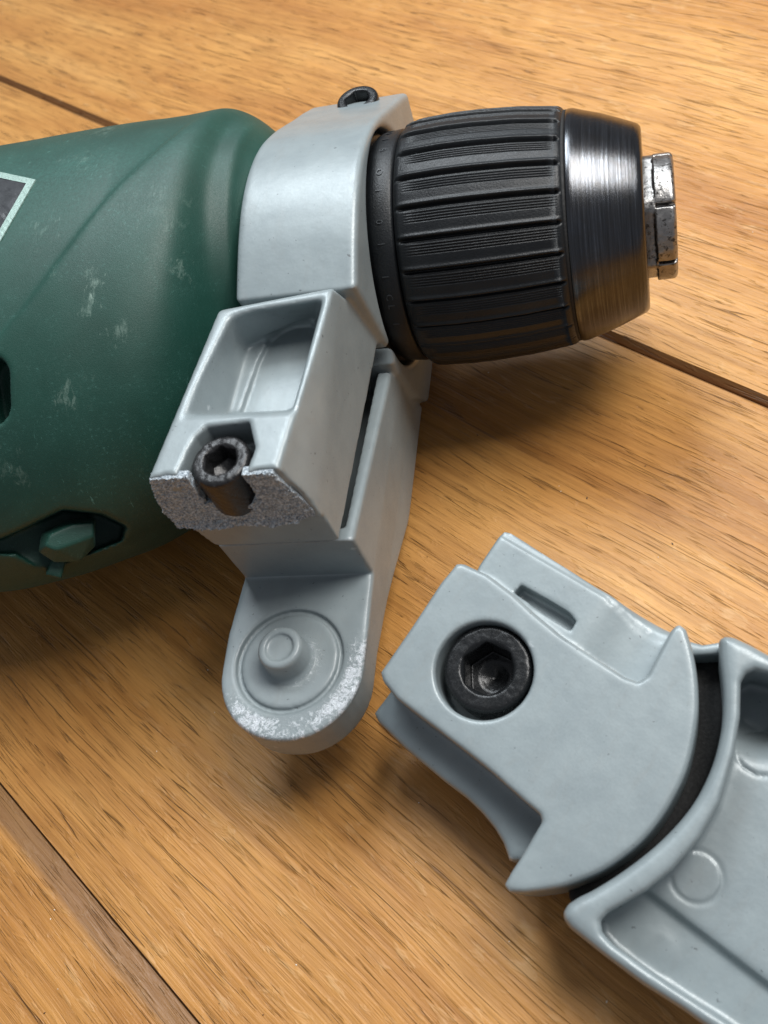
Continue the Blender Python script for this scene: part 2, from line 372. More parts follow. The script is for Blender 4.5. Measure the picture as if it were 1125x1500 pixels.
# boards meet at t = 40.1 and t = -135.2
def plank(t0, t1, bev0, bev1, dep0, dep1, l0=-700, l1=900, zoff=0.0):
    prof = [(t0, -16), (t0, -dep0-.2), (t0+bev0, 0), (t1-bev1, 0), (t1, -dep1-.2), (t1, -16)]
    N = 60; ls = np.linspace(l0, l1, N+1); V = []; L = []
    for i, l in enumerate(ls):
        for j, (t, z) in enumerate(prof):
            tt = t
            if j in (2, 3): tt += .35*noise2(np.array([l*.045]), np.array([j*7.3+t0]), 5)[0]*(bev0 if j == 2 else bev1)*.5
            xy = dd*l+nnf*tt; V.append((xy[0]*.001, xy[1]*.001, (z+zoff)*.001)); L.append((l, tt, z))
    K = len(prof); Fc = []
    for i in range(N):
        for j in range(K):
            k = (j+1) % K; Fc.append((i*K+j, i*K+k, (i+1)*K+k, (i+1)*K+j))
    Fc.append(tuple(range(K))); Fc.append(tuple(reversed([N*K+j for j in range(K)])))
    me = bpy.data.meshes.new('plank'); me.from_pydata(V, [], Fc); me.update()
    bm = bmesh.new(); bm.from_mesh(me); bmesh.ops.recalc_face_normals(bm, faces=bm.faces); bm.to_mesh(me); bm.free()
    at = me.attributes.new('loc', 'FLOAT_VECTOR', 'POINT'); at.data.foreach_set('vector', np.array(L, np.float32).ravel())
    me.materials.append(WOOD); o = bpy.data.objects.new('plank', me); sc.collection.objects.link(o); o.parent = floor
    return o
Wd = 148.1; T = [40.1+Wd*i for i in range(-4, 4)]
for i in range(len(T)-1):
    t0, t1 = T[i], T[i+1]
    # bevels: the seam at 14.4 is a hairline with one broad worn bevel, the one at -145 an open V
    b0, d0 = (5.2, .55) if abs(t0-40.1) < 1 else (1.5, 1.6)
    b1, d1 = (.35, .5) if abs(t1-40.1) < 1 else (1.0, 1.6)
    plank(t0+.12, t1-.12, b0, b1, d0, d1, zoff=0.0)
me = bpy.data.meshes.new('subfloor'); me.from_pydata([(-1.2, -1.0, -.0165), (1.2, -1.0, -.0165), (1.2, 1.4, -.0165), (-1.2, 1.4, -.0165)], [], [(0, 1, 2, 3)])
me.materials.append(MATT_BLACK); sf = bpy.data.objects.new('subfloor', me); sc.collection.objects.link(sf); sf.parent = floor

# ================================================================== THE DRILL
drill = empty('power_drill', BD.cam([-100, 14, 0]), 'green plastic power drill with black keyless chuck lying on its side on the boards', 'drill')
# ---- body
tS = np.array([-175, -140, -122, -114, -106, -94, -80, -70, -65, -62, -60.2, -59, -57.5, -55.5, -48.])
tT = np.array([31.5, 32, 32.4, 32.6, 32.7, 32.9, 32.6, 31.9, 31.3, 30.3, 29.2, 28.3, 27.0, 24.6, 20.0])
tB = np.array([62, 62, 61.8, 61.8, 61.3, 59, 54.8, 49.5, 44.5, 39.0, 34.0, 30.4, 28.4, 25.2, 20.0])
tTh = np.array([36, 36, 36, 35.5, 35, 34.3, 33.5, 32.5, 31.8, 30.6, 29.2, 28.2, 27.0, 24.6, 20.0])
tN = np.array([-4, -4, -3.6, -3.3, -3, -2.4, -1.6, -.9, -.4, 0, 0, 0, 0, 0, 0])
_fs = np.arange(-180, -46, .25)
def _sm(t):
    y = np.interp(_fs, tS, t); k = np.exp(-.5*(np.arange(-32, 33)*.25/1.5)**2); k /= k.sum()
    return np.convolve(np.pad(y, 32, 'edge'), k, 'valid')
tT, tB, tTh, tN = [_sm(t) for t in (tT, tB, tTh, tN)]; tS = _fs
kM, kN = float(-w0@MM), float(w0@NN)
def body_implicit(S, Mm, N):
    t = np.interp(S, tS, tT); b_ = np.interp(S, tS, tB); Th = np.interp(S, tS, tTh); n0 = np.interp(S, tS, tN)
    Sg = (t+b_)/2; m0 = ((b_-t)/2+kN*n0)/kM; Hh = np.sqrt(np.maximum(Sg**2-(kN*Th)**2, 1))/kM
    e = np.sqrt(((Mm-m0)/Hh)**2+((N-n0)/Th)**2)+1e-6
    # distance-like: divide by gradient
    g = np.sqrt(((Mm-m0)/Hh**2)**2+((N-n0)/Th**2)**2)/e+1e-6
    fl_ = (e-1)/g
    fl_ = fl_ + (1.5*np.exp(-((S+60.0)/1.9)**2) - .6*np.exp(-((S+56.4)/.9)**2))/(1+np.exp(-np.clip((Mm+13)/2.5, -30, 30)))      # groove and bead before the neck
    if CRE is not None:
        dc = (poly_sdf(S[:, :, 0], Mm[:, :, 0], CRE)[:, :, None] if np.ndim(S) == 3 else poly_sdf(S, Mm, CRE))
        up = np.clip((N+4)/14, 0, 1)
        step = 1/(1+np.exp(np.clip(dc/.55, -30, 30)))
        up = up*np.clip((-S-63)/14, 0, 1)
        fl_ = fl_ + 1.9*step*np.exp(-np.clip(-dc, 0, 60)/11)*up - .9*np.exp(-np.clip(dc, 0, 60)/9)*(1-step)*up
    return fl_
CRE = None
def hit_body(p):
    r = unit(ray(p)); ts = np.linspace(110, 330, 1200); P = BD.loc(r[None]*ts[:, None])
    f = body_implicit(P[:, 0], P[:, 1], P[:, 2]); i = np.argmax(f < 0)
    return (r*ts[i]) if (f < 0).any() else r*ts[np.argmin(f)]
SCUFFS = [(140, 412, 4.5, .8), (265, 405, 5, .55), (100, 575, 6, .6), (180, 490, 4, .55), (60, 330, 7, .5), (150, 190, 9, .45), (120, 230, 9, .4), (75, 405, 4, .5), (215, 225, 2.5, .7), (130, 455, 3.5, .6), (20, 690, 6, .4), (235, 300, 12, .25)]
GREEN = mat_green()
vs = .5; lo = (-150, -42, -46); hi = (-50, 74, 38)
S, Mm, N = grid(lo, hi, vs)
cre = np.array([BD.loc(hit_body(p))[:2] for p in [(338, 158), (310, 167), (250, 202), (210, 235), (170, 272), (130, 318), (100, 358), (60, 412), (30, 452), (0, 486), (-60, 560), (-140, 660)]])
CRE = np.vstack([cre, [[-160, 30], [-200, -60], [-60, -60]]])      # behind this sweeping line the flank is lower
f = body_implicit(S, Mm, N).astype(np.float32)
f = smax(f, -(S+149), 1)*1.0
f = smax(f, (S+52.5)*1.0, 3.0)
# ventilation slot at the left
sl = BD.loc(hit_body((-20, 572))); sl2 = BD.loc(hit_body((-20, 522))); sl3 = BD.loc(hit_body((-20, 614)))
ctr = sl; axd = unit(sl3-sl2); nrm = unit(BD.loc(C0-np.array([0, 0, 0]))*0+np.array([0, (ctr[1]-12)/45, (ctr[2]+4)/38]))
d3 = [S-ctr[0], Mm-ctr[1], N-ctr[2]]
al = d3[0]*axd[0]+d3[1]*axd[1]+d3[2]*axd[2]; de = d3[0]*nrm[0]+d3[1]*nrm[1]+d3[2]*nrm[2]
side_ax = np.cross(axd, nrm); sa = d3[0]*side_ax[0]+d3[1]*side_ax[1]+d3[2]*side_ax[2]
slot = np.sqrt((np.maximum(np.abs(al)-2.2, 0))**2+sa**2)-3.6
slot = smax(slot.astype(np.float32), (-de-9).astype(np.float32), .5)
f = smax(f, -slot, .9)
# screw recess on the lower flank, cut inward along its own axis
rax = unit(-ray((95, 790))); rh = hit_body((95, 775))
rx = unit(np.cross(wy*0+np.array([0, 1., 0]), rax)); ry = np.cross(rax, rx)
RC = Frame(rh, [rx, ry, rax])
o_l = RC.loc(BD.cam([0, 0, 0])); Ax = BD.ax@RC.ax.T              # body axes in recess axes
xr = S*Ax[0, 0]+Mm*Ax[1, 0]+N*Ax[2, 0]+o_l[0]; yr = S*Ax[0, 1]+Mm*Ax[1, 1]+N*Ax[2, 1]+o_l[1]; zr = S*Ax[0, 2]+Mm*Ax[1, 2]+N*Ax[2, 2]+o_l[2]
rpoly = RC.poly([(-60, 800), (0, 788), (45, 768), (92, 746), (150, 752), (186, 770), (180, 792), (130, 812), (100, 822), (85, 843), (62, 838), (20, 812), (-60, 812)], 2, 0)
sub = (slice(0, int((-70-lo[0])/vs)), slice(int((10-lo[1])/vs), None), slice(None))
rp = poly_sdf(xr[sub], yr[sub], rpoly)
rec = smax(rp, -(zr[sub]+9).astype(np.float32), .6)
f[sub] = smax(f[sub], -rec, .5)
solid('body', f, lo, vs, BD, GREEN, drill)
# boss inside the recess
lo2, hi2, v2 = (-16, -14, -16), (18, 14, 8), .3
X, Y, Z = grid(lo2, hi2, v2)
bp_hi = RC.poly([(66, 800), (72, 783), (104, 769), (137, 765), (137, 786), (82, 806)], 2, 0.0)
bp_lo = RC.poly([(56, 808), (60, 782), (98, 762), (140, 758), (140, 800), (118, 822), (80, 824)], 2, -3.5)
pts = [(*p, -.5) for p in bp_hi]+[(*p, -4.0) for p in bp_lo]+[(*p, -13) for p in bp_lo]
f = bc(lo2, hi2, v2, hull_sdf(X, Y, Z, pts, .2)); solid('screw_boss', f, lo2, v2, RC, GREEN, drill)
web = RC.poly([(76, 820), (98, 818), (90, 848), (66, 842)], 2, -6)
f = bc(lo2, hi2, v2, smax(poly_sdf(X[:, :, 0], Y[:, :, 0], web)[:, :, None], np.abs(Z+9.5)-3.5, .5)); solid('housing_web', f, lo2, v2, RC, GREEN, drill)
# ---- label plate and its border, following the housing
def skin_patch(name, corners, lift, thick, mat, nx=26, ny=26, frame_w=None):
    A, B, Cc, D = [np.array(c, float) for c in corners]
    top = []; 
    for j in range(ny+1):
        for i in range(nx+1):
            s_, t_ = i/nx, j/ny; p = (A*(1-s_)+B*s_)*(1-t_)+(D*(1-s_)+Cc*s_)*t_
            h = BD.loc(hit_body(p)); nr = np.array([0, (h[1]-12)/45**2, (h[2]+4)/38**2]); nr = unit(nr); top.append(h+nr*lift)
    top = np.array(top); bot = top-np.array([0, .45, .9])*thick
    V = np.vstack([top, bot]); K = len(top); Fc = []
    idx = lambda i, j: j*(nx+1)+i
    keep = lambda i, j: frame_w is None or i < frame_w or i >= nx-frame_w or j < frame_w or j >= ny-frame_w
    cells = {(i, j) for j in range(ny) for i in range(nx) if keep(i, j)}
    for (i, j) in cells:
        q = (idx(i, j), idx(i+1, j), idx(i+1, j+1), idx(i, j+1)); Fc.append(q); Fc.append(tuple(K+c for c in reversed(q)))
        for (di, dj, e) in ((0, -1, (0, 1)), (1, 0, (1, 2)), (0, 1, (2, 3)), (-1, 0, (3, 0))):
            if (i+di, j+dj) not in cells: Fc.append((q[e[1]], q[e[0]], K+q[e[0]], K+q[e[1]]))
    o = link_mesh(name, BD.cam(V), Fc, mat, drill, V, False)
    bm = bmesh.new(); bm.from_mesh(o.data); bmesh.ops.recalc_face_normals(bm, faces=bm.faces); bm.to_mesh(o.data); bm.free()
    return o
LC = [(-150, 222), (53, 265), (-12, 378), (-215, 340)]
skin_patch('label_border', LC, .30, 1.6, BORDER, 44, 30, 2)
LI = [(-146, 232), (42, 271), (-18, 369), (-204, 330)]
skin_patch('label_plate', LI, .22, 1.6, LABEL, 20, 20)

# ---- chuck, turned about the drill axis
def lathe(name, prof, mat, parent, nseg=128, rfun=None, frame=DR, close=True):
    V = []; K = len(prof)
    for i in range(nseg):
        ph = 2*math.pi*i/nseg
        for (s_, r_) in prof:
            rr = r_+(rfun(s_, ph) if rfun else 0)
            V.append((s_, rr*math.sin(ph), rr*math.cos(ph)))
    Fc = []
    for i in range(nseg):
        i2 = (i+1) % nseg
        for j in range(K-1): Fc.append((i*K+j, i*K+j+1, i2*K+j+1, i2*K+j))
    V = np.array(V)
    Fc.append(tuple(i*K for i in range(nseg))); Fc.append(tuple(reversed([i*K+K-1 for i in range(nseg)])))
    o = link_mesh(name, frame.cam(V), Fc, mat, parent, V, True, False)
    bm = bmesh.new(); bm.from_mesh(o.data); bmesh.ops.recalc_face_normals(bm, faces=bm.faces); bm.to_mesh(o.data); bm.free()
    for p in o.data.polygons:
        if len(p.vertices) > 4: p.use_smooth = False
    return o
NG = 26
def rprof(s_): return float(np.interp(s_, [-28.4, -27.6, -26, -20, -15, -8, -2, -.6, 0], [21.2, 22.0, 22.35, 22.55, 22.4, 21.85, 21.0, 20.75, 20.2]))
def knurl(s_, ph):
    c = ((ph*NG/(2*math.pi)+.34) % 1.0)
    env = np.clip((s_+28.2)/1.6, 0, 1)*np.clip((-.35-s_)/.8, 0, 1)
    g = -.80*math.exp(-((c-.5)/.060)**2)                 # flute
    g += .28*math.exp(-((c-.62)/.07)**2)
    e2 = np.clip((s_+26.6)/2.0, 0, 1)*np.clip((-1.0-s_)/1.0, 0, 1)
    if c < .44: g += -.24*(.5-.5*math.cos(c/.44*2*math.pi*5))*e2 * (1 if c > .02 else 0)
    return float(g*env)
chuck_s = sorted(set([-28.4, -28.2, -28.0, -27.6, -27.2, -26.8]+list(np.arange(-26.4, -1.3, 1.0))+[-1.4, -1.1, -.8, -.5, -.3, -.1]))
prof = [(-28.4, 18.0)]+[(s_, rprof(s_)) for s_ in chuck_s]+[(0.0, 20.0), (0.0, 17.0)]
lathe('knurled_sleeve', prof, KNURL, drill, NG*56, knurl)
# rear ring with embossed lettering
ring_prof = [(-33.6, 17), (-33.6, 20.2), (-33.2, 20.7), (-32.4, 21.0), (-29.2, 21.3), (-28.7, 21.0), (-28.6, 18)]
ring = lathe('rear_ring', ring_prof, KNURL, drill, 160)
def ring_text(txt, ph0, size, r0, s_pos, mat, parent, step):
    for k, ch in enumerate(txt):
        if ch == ' ': continue
        cu = bpy.data.curves.new('t', 'FONT'); cu.body = ch; cu.size = size; cu.extrude = .08; cu.align_x = 'CENTER'; cu.align_y = 'CENTER'; cu.resolution_u = 2
        to = bpy.data.objects.new('t', cu); sc.collection.objects.link(to)
        me = bpy.data.meshes.new_from_object(to.evaluated_get(bpy.context.evaluated_depsgraph_get()))
        bpy.data.objects.remove(to); bpy.data.curves.remove(cu)
        P = np.array([v.co[:] for v in me.vertices]).reshape(-1, 3); Fc = [tuple(p.vertices) for p in me.polygons]
        if not len(P): continue
        # glyph x runs round the ring (downwards in the photo), glyph y runs along the axis towards the nose
        ph = ph0-k*step-P[:, 0]/r0; rr = r0+P[:, 2]
        V = np.stack([s_pos+P[:, 1], rr*np.sin(ph), rr*np.cos(ph)], 1)
        o = link_mesh('letter', DR.cam(V), Fc, mat, parent, V, False, True)
        bpy.data.meshes.remove(me)
EMB = mat_simple('worn_embossed_letter', (.03, .034, .038), .4, 0, .3, 3.0)
ring_text('IO I 8  O I  0 I  I CL I', 1.12, 1.75, 21.18, -31.0, EMB, ring, .088)
# dark joint ring and steel nose
lathe('joint_ring', [(-.35, 17), (-.35, 20.35), (.35, 20.35), (.35, 17)], MATT_BLACK, drill, 96)
def nose_r(s_, ph): return .05*float(noise2(np.array([s_*1.7]), np.array([ph*2]), 9)[0])
lathe('steel_nose', [(.3, 16), (.3, 20.3), (.7, 20.45), (1.5, 20.4), (3, 19.9), (6, 18.95), (9, 17.75), (11.6, 16.65), (12.3, 16.3), (12.7, 15.8), (12.8, 15.2), (12.8, 12.2), (12.2, 11.8), (8, 11.6)], SLEEVE, drill, 128)
lo2, hi2, v2 = (7, -13, -13), (19.5, 13, 13), .2
X, Y, Z = grid(lo2, hi2, v2); R = np.sqrt(Y*Y+Z*Z)
f = smax(np.broadcast_to(R-10.9, R.shape), np.abs(X-12.8)-5.1, .5)
for deg, dd_ in ((28, 9.75), (-36, 9.6), (92, 9.7), (150, 9.7), (210, 9.7), (268, 9.7)):
    c_, s__ = math.cos(math.radians(deg)), math.sin(math.radians(deg))
    f = smax(f, smin(Y*s__+Z*c_-dd_, -(X-14.4), .0), .25)          # flats from s=14.4 forward
for deg in (-4, 58, 120, 182, 240, 300):
    c_, s__ = math.cos(math.radians(deg)), math.sin(math.radians(deg))
    q = np.maximum(np.abs(Y*c_-Z*s__)-.35, np.maximum(-(Y*s__+Z*c_), -(X-14.6))); q = np.maximum(q, 9.1-R)
    f = smax(f, -q, .3)
f = smax(f, (X*.75+R*.66)-(17.9*.75+10.35*.66), .3)
f = f+.03*noise2(np.broadcast_to(X*1.3+Z*.4, f.shape), np.broadcast_to(Y*1.1+Z*.7, f.shape), 3)
solid('jaw_nut', bc(lo2, hi2, v2, f), lo2, v2, DR, JAW, drill)
# neck of the housing that the clamp grips
lathe('neck', [(-60, 10), (-60, 21.6), (-54, 21.6), (-34.4, 21.2), (-34.0, 20.8), (-33.7, 10)], KNURL, drill, 96)

# ================================================================== THE CLAMP
clamp = empty('handle_clamp', CL.cam([-46, 45, 0]), 'broken light grey cast clamp bolted round the neck of the green drill', 'clamp')
vs = .36
# ---- front half: half collar with the screw ear
lo, hi = (-64, -42, -5), (-30, 72, 28)
S, U, V = grid(lo, hi, vs)
def chaikin(P, k=3):
    P = [np.array(p, float) for p in P]
    for _ in range(k):
        Q = [P[0]]
        for p, q in zip(P[:-1], P[1:]): Q += [.75*p+.25*q, .25*p+.75*q]
        P = Q+[P[-1]]
    return [tuple(p) for p in P]
arc_ = chaikin([(-30, 11.6), (-24, 14.6), (-17, 18.4), (-12, 20.9), (-5, 23.8), (3, 25.3), (11, 25.0), (18, 23.1), (23, 21.2), (28.4, 18.9)], 4)
col = poly_sdf(U[0], V[0], [(-36.5, .6), (-36.9, 7.8)]+arc_+[(23.6, -1.2), (20, -1.2), (20, .6)])[None]
Rr = np.sqrt(U[0]**2+V[0]**2)[None]
col = smax(col, -(Rr-21.9), .6)
col = smax(col, smax(S+32.7, -(S+54.0), .1), 1.3)
col = np.where(V < -.9, np.maximum(col, -1.2-V), col)
fp = [CL.px(p, 2, 22) for p in [(322, 453), (488, 424)]]; fp = [tuple(p) for p in fp]+[(-39.4, 68.5, 22), (-59.9, 69.5, 22)]
bpnts = [(-34.0, 21.0, 1.0), (-36.1, 65.6, 1.0), (-57.3, 65.6, 1.0), (-56.2, 24, 1.0), (-60.6, 67.5, 12), (-36.6, 67.5, 12)]
ear = hull_sdf(S, U, V, fp+bpnts, .75)
# broken end: torn back to u = 65.6 in front, sound end face behind
tear = 65.55+.35*noise2(S[:, :, 0][:, :, None]*.6+0*V, V*.6+0*S, 12)
ear = smax(ear, np.broadcast_to(U-np.where(V > 8.6, tear, 65.3), ear.shape), .3)
f = smin(np.broadcast_to(col, ear.shape), ear, 1.1)
# pocket
op = CL.poly([(336, 463), (476, 437), (428, 603), (266, 611)], 2, 22.3); fl = CL.poly([(361, 510), (466, 466), (434, 603), (334, 606)], 2, 13.5)
pk = hull_sdf(S, U, V, [(*p, 22.3) for p in op]+[(*p, 13.5) for p in fl]+[(*(op[i]*1.12-fl[i]*.12), 23.6) for i in range(4)], .8)
f = smax(f, -pk, 1.0)
inn = CL.poly([(352, 605), (378, 530), (394, 498), (412, 484), (432, 476), (455, 474), (466, 480), (462, 500), (446, 560), (436, 592), (422, 601)], 2, 13.2)
ip = smax(poly_sdf(S[:, :, 0], U[:, :, 0], inn)[:, :, None], np.abs(V-13.5)-.9, .5)
f = smax(f, -ip, .45)
# hexagonal counterbore and bolt bore
hexp = CL.poly([(262, 715), (260, 690), (285, 640), (302, 624), (364, 616), (373, 655), (356, 700), (345, 740)], 2, 22)
hx_ = smax(poly_sdf(S[:, :, 0], U[:, :, 0], hexp)[:, :, None], -(V-16.5), .4); f = smax(f, -hx_, .5)
BC = (-49.15, 62.3)
bore = smax(np.sqrt((S-BC[0])**2+(U-BC[1])**2)-4.95, -(V-12.0), .3); f = smax(f, -bore, .3)
# small moulding dimple on the collar face
mk = CL.px((404, 407), 1, 25.8); 
solid('front_clamp_half', f, lo, vs, CL, PAINT, clamp)
# small cast-in mark
o = CL.px((404, 408), 1, 26.0)
# ---- fractured face (rough, crystalline), as its own thin piece
nx_, nz_ = 230, 140
gs = np.linspace(-61.2, -36.4, nx_); gv = np.linspace(8.0, 22.1, nz_)
GS, GV = np.meshgrid(gs, gv, indexing='ij')
reg = [(-59.2, 21.6), (-60.5, 17), (-61.1, 12.7), (-60.4, 8.9), (-55.7, 8.5), (-50, 8.7), (-44.5, 8.5), (-40, 8.8), (-37.3, 9.6), (-37.1, 11), (-39.9, 21.6)]
rs = poly_sdf(GS, GV, reg)
hole = np.maximum(np.abs(GS-BC[0]-.3)-4.4-.25*noise2(GV*.9, GS*0, 3), 14.2+.6*noise2(GS*.8, GV*0, 8)-GV)
Uh = 65.95+.22*noise2(GS*.5, GV*.5, 21)+.17*noise2(GS*1.9, GV*1.9, 22)+.13*noise2(GS*4.5, GV*4.5, 23)
Uh += np.clip((9.9-GV)*.55, 0, .9)*(GS < -40)                     # the torn lip curls out at the bottom
P = np.stack([GS, Uh, GV], -1).reshape(-1, 3); Pb = P.copy(); Pb[:, 1] = 64.6
Fc = []; I = lambda i, j: i*nz_+j; K = nx_*nz_
cell = {(i, j) for i in range(nx_-1) for j in range(nz_-1) if rs[i:i+2, j:j+2].mean() < .0 and hole[i:i+2, j:j+2].mean() > 0}
for (i, j) in cell:
    q = (I(i, j), I(i+1, j), I(i+1, j+1), I(i, j+1)); Fc.append(q); Fc.append(tuple(K+c for c in reversed(q)))
    for (di, dj, e) in ((0, -1, (0, 1)), (1, 0, (1, 2)), (0, 1, (2, 3)), (-1, 0, (3, 0))):
        if (i+di, j+dj) not in cell: Fc.append((q[e[1]], q[e[0]], K+q[e[0]], K+q[e[1]]))
VV = np.vstack([P, Pb]); used = sorted({c for q in Fc for c in q}); mp_ = {c: k for k, c in enumerate(used)}
bf = link_mesh('broken_face', CL.cam(VV[used]), [tuple(mp_[c] for c in q) for q in Fc], BREAK, clamp, VV[used], False, CL.flip)
bm = bmesh.new(); bm.from_mesh(bf.data); bmesh.ops.recalc_face_normals(bm, faces=bm.faces); bm.to_mesh(bf.data); bm.free()
bf['label'] = 'rough sparkling fracture across the end of the ear'

# ---- rear half: lower collar with the long arm and round foot
lo, hi = (-63, -42, -38), (-29, 97, 1.5)
S, U, V = grid(lo, hi, vs)
col = poly_sdf(U[0], V[0], [(-36.5, -.6), (-36.9, -7.8), (-26, -20), (-14, -28), (-4, -31), (5, -31.0), (13, -30.5), (19, -22), (23.5, -9), (24.0, -5.2), (22.0, -3.2), (20, -3.0), (15, -.6)])[None]
Rr = np.sqrt(U[0]**2+V[0]**2)[None]
col = smax(col, -(Rr-21.9), .5); col = smax(col, smax(S+32.7, -(S+54.0), .1), 1.3)
arm = poly_sdf(U[0], V[0], [(24.6, -6.8), (42, -4.2), (64.0, -.9), (63.4, -13), (96, -13), (92.5, -21.5), (75, -21.5), (54, -27.5), (41, -32), (14.5, -34.5), (14.0, -30)])[None]
plan = poly_sdf(S[:, :, 0], U[:, :, 0], [(-33.6, 10), (-33.9, 30), (-34.6, 62), (-34.3, 76)] +
        [(-46.7+12.4*math.cos(t), 80.6+12.4*math.sin(t)) for t in np.linspace(0.0, math.pi, 22)] + [(-59.2, 74), (-58.2, 62), (-57.2, 45), (-55, 20), (-54, 10)])[:, :, None]
plan = plan+np.clip(-13-V, 0, 10)*.045
arm = smax(arm, plan, 1.0)
# chamfer running down the outer edge of the arm
arm = smax(arm, ((S+34.0)*.80-(V+30.5)*.60), .4)
hol = smax(smax(np.abs(S+45.7)-9.3, np.abs(U-40.5)-20.8, .6), -(V+19.0), .6); arm = smax(arm, -hol, .35)       # cored-out front of the arm
f = smin(np.broadcast_to(col, arm.shape), arm, .9)
FC = (-47.3, 79.1)
r2 = np.sqrt((S-FC[0])**2+(U-FC[1])**2)
gr = np.maximum(np.abs(r2-8.8)-.45, np.abs(V+13)-.95); f = smax(f, -gr, .5)
dish = smax(r2-8.2, np.abs(V+13)-.22, .2); f = smax(f, -dish, .3)
boss = smax(r2-3.75-(-V-8)*.05, V+8.0, .9); f = smin(f, boss, 1.0)
bt = smax(r2-2.35, -(V+8.6), .3); f = smax(f, -bt, .35)
solid('arm_clamp_half', f, lo, vs, CL, PAINT_FOOT, clamp)

# ---- socket head bolts
def bolt(name, frame, c, top, r_, hexr, depth, shaft, mat, parent, vs=.14, rot=0.0, bump_=.0, label=None, dome=.0):
    lo = (c[0]-r_-1, c[1]-r_-1, top-r_*2-2); hi = (c[0]+r_+1, c[1]+r_+1, top+1)
    X, Y, Z = grid(lo, hi, vs); R = np.sqrt((X-c[0])**2+(Y-c[1])**2)
    f = smax(R-r_, np.abs(Z-(top-r_))-r_, .9)
    hp = [(c[0]+hexr*math.cos(rot+k*math.pi/3), c[1]+hexr*math.sin(rot+k*math.pi/3)) for k in range(6)]
    hxs = smax(poly_sdf(X[:, :, 0], Y[:, :, 0], hp)[:, :, None], (top-depth)+R*-.0-Z, .2)
    cone = (top-depth-1.1)+R*.45-Z
    hxs = smin(hxs, smax(poly_sdf(X[:, :, 0], Y[:, :, 0], [(c[0]+(p[0]-c[0])*.94, c[1]+(p[1]-c[1])*.94) for p in hp])[:, :, None], cone, .1), .1)
    ch = R-hexr*1.02-(Z-top)*.9
    f = smax(f, -hxs, .28); f = smax(f, -smax(ch, -(Z-top+.7), .1), .2)
    if bump_: f = f+bump_*noise2(np.broadcast_to(X*1.6+Z, f.shape), np.broadcast_to(Y*1.6-Z*.7, f.shape), 6)
    o = solid(name, bc(lo, hi, vs, f), lo, vs, frame, mat, parent)
    if label: o['label'] = label
    return o
bolt('bolt', CL, BC, 20.6, 4.55, 2.75, 3.4, 1, WORNBOLT, clamp, rot=.35, bump_=.05, label='worn socket bolt left standing in the broken ear')
fb = CL.px((523, 145), 2, 11.6)
bolt('bolt', CL, (fb[0], fb[1]), 11.8, 4.3, 2.6, 3.0, 1, BLACKOX, clamp, rot=.2, label='black socket bolt at the far flange')

# ================================================================== THE BROKEN HANDLE
hand = empty('side_handle', HB, 'broken-off grey cast side handle with large black socket bolt lying nearest the camera', 'handle')
vs = .36
def hp_(pts, w): return HD.poly(pts, 2, w)
head_top = [(668, 824), (678, 824), (714, 840), (752, 869), (780, 895), (821, 929), (873, 963), (915, 990), (935, 997), (948, 988), (966, 953), (983, 921), (994, 912), (1005, 920), (1013, 945), (1020, 975), (1024, 1015), (1023, 1050), (1016, 1093), (1006, 1130), (992, 1160), (975, 1190), (956, 1216), (932, 1241), (904, 1262), (880, 1277), (852, 1289), (825, 1299), (800, 1304), (768, 1308), (745, 1307), (737, 1297), (747, 1278), (764, 1252), (793, 1203), (790, 1193), (764, 1171), (712, 1125), (644, 1072), (605, 1043), (580, 1023), (560, 998), (556, 984), (600, 920), (645, 852)]
i0, i1 = head_top.index((1013, 945)), head_top.index((800, 1304))
head_top = head_top[:i0]+chaikin(head_top[i0:i1+1], 3)+head_top[i1+1:]
TOPP = hp_(head_top, 0)
lo = (TOPP[:, 0].min()-6, TOPP[:, 1].min()-7, -19.5); hi = (TOPP[:, 0].max()+3, TOPP[:, 1].max()+9, 1.2)
X, Y, Z = grid(lo, hi, vs); XX, YY = X[:, :, 0], Y[:, :, 0]
top = smax(poly_sdf(XX, YY, TOPP)[:, :, None], np.abs(Z+8)-8.0, 1.0)
flange = hp_([(690, 850), (700, 828), (730, 784), (738, 776), (748, 779), (873, 858), (975, 914), (1000, 925), (1000, 1000), (900, 1050), (760, 960)], -4.6)
fg = smax(poly_sdf(XX, YY, flange)[:, :, None], np.abs(Z+11)-6.4, 1.0)
# shallow step near the outer edge of that flange
l1 = HD.px((738, 776), 2, -4.6)[:2]; l2 = HD.px((975, 914), 2, -4.6)[:2]; ed = unit(l2-l1); en = np.array([-ed[1], ed[0]])
dl = (XX-l1[0])*en[0]+(YY-l1[1])*en[1]; sgn = 1 if ((TOPP.mean(0)-l1)@en) > 0 else -1
dl = (dl*sgn)[:, :, None]; alng = ((XX-l1[0])*ed[0]+(YY-l1[1])*ed[1])[:, :, None]
stp = np.maximum(dl-1.1, -(Z+4.95)); stp = np.maximum(stp, -(dl+3)); fg = smax(fg, -stp, .3)
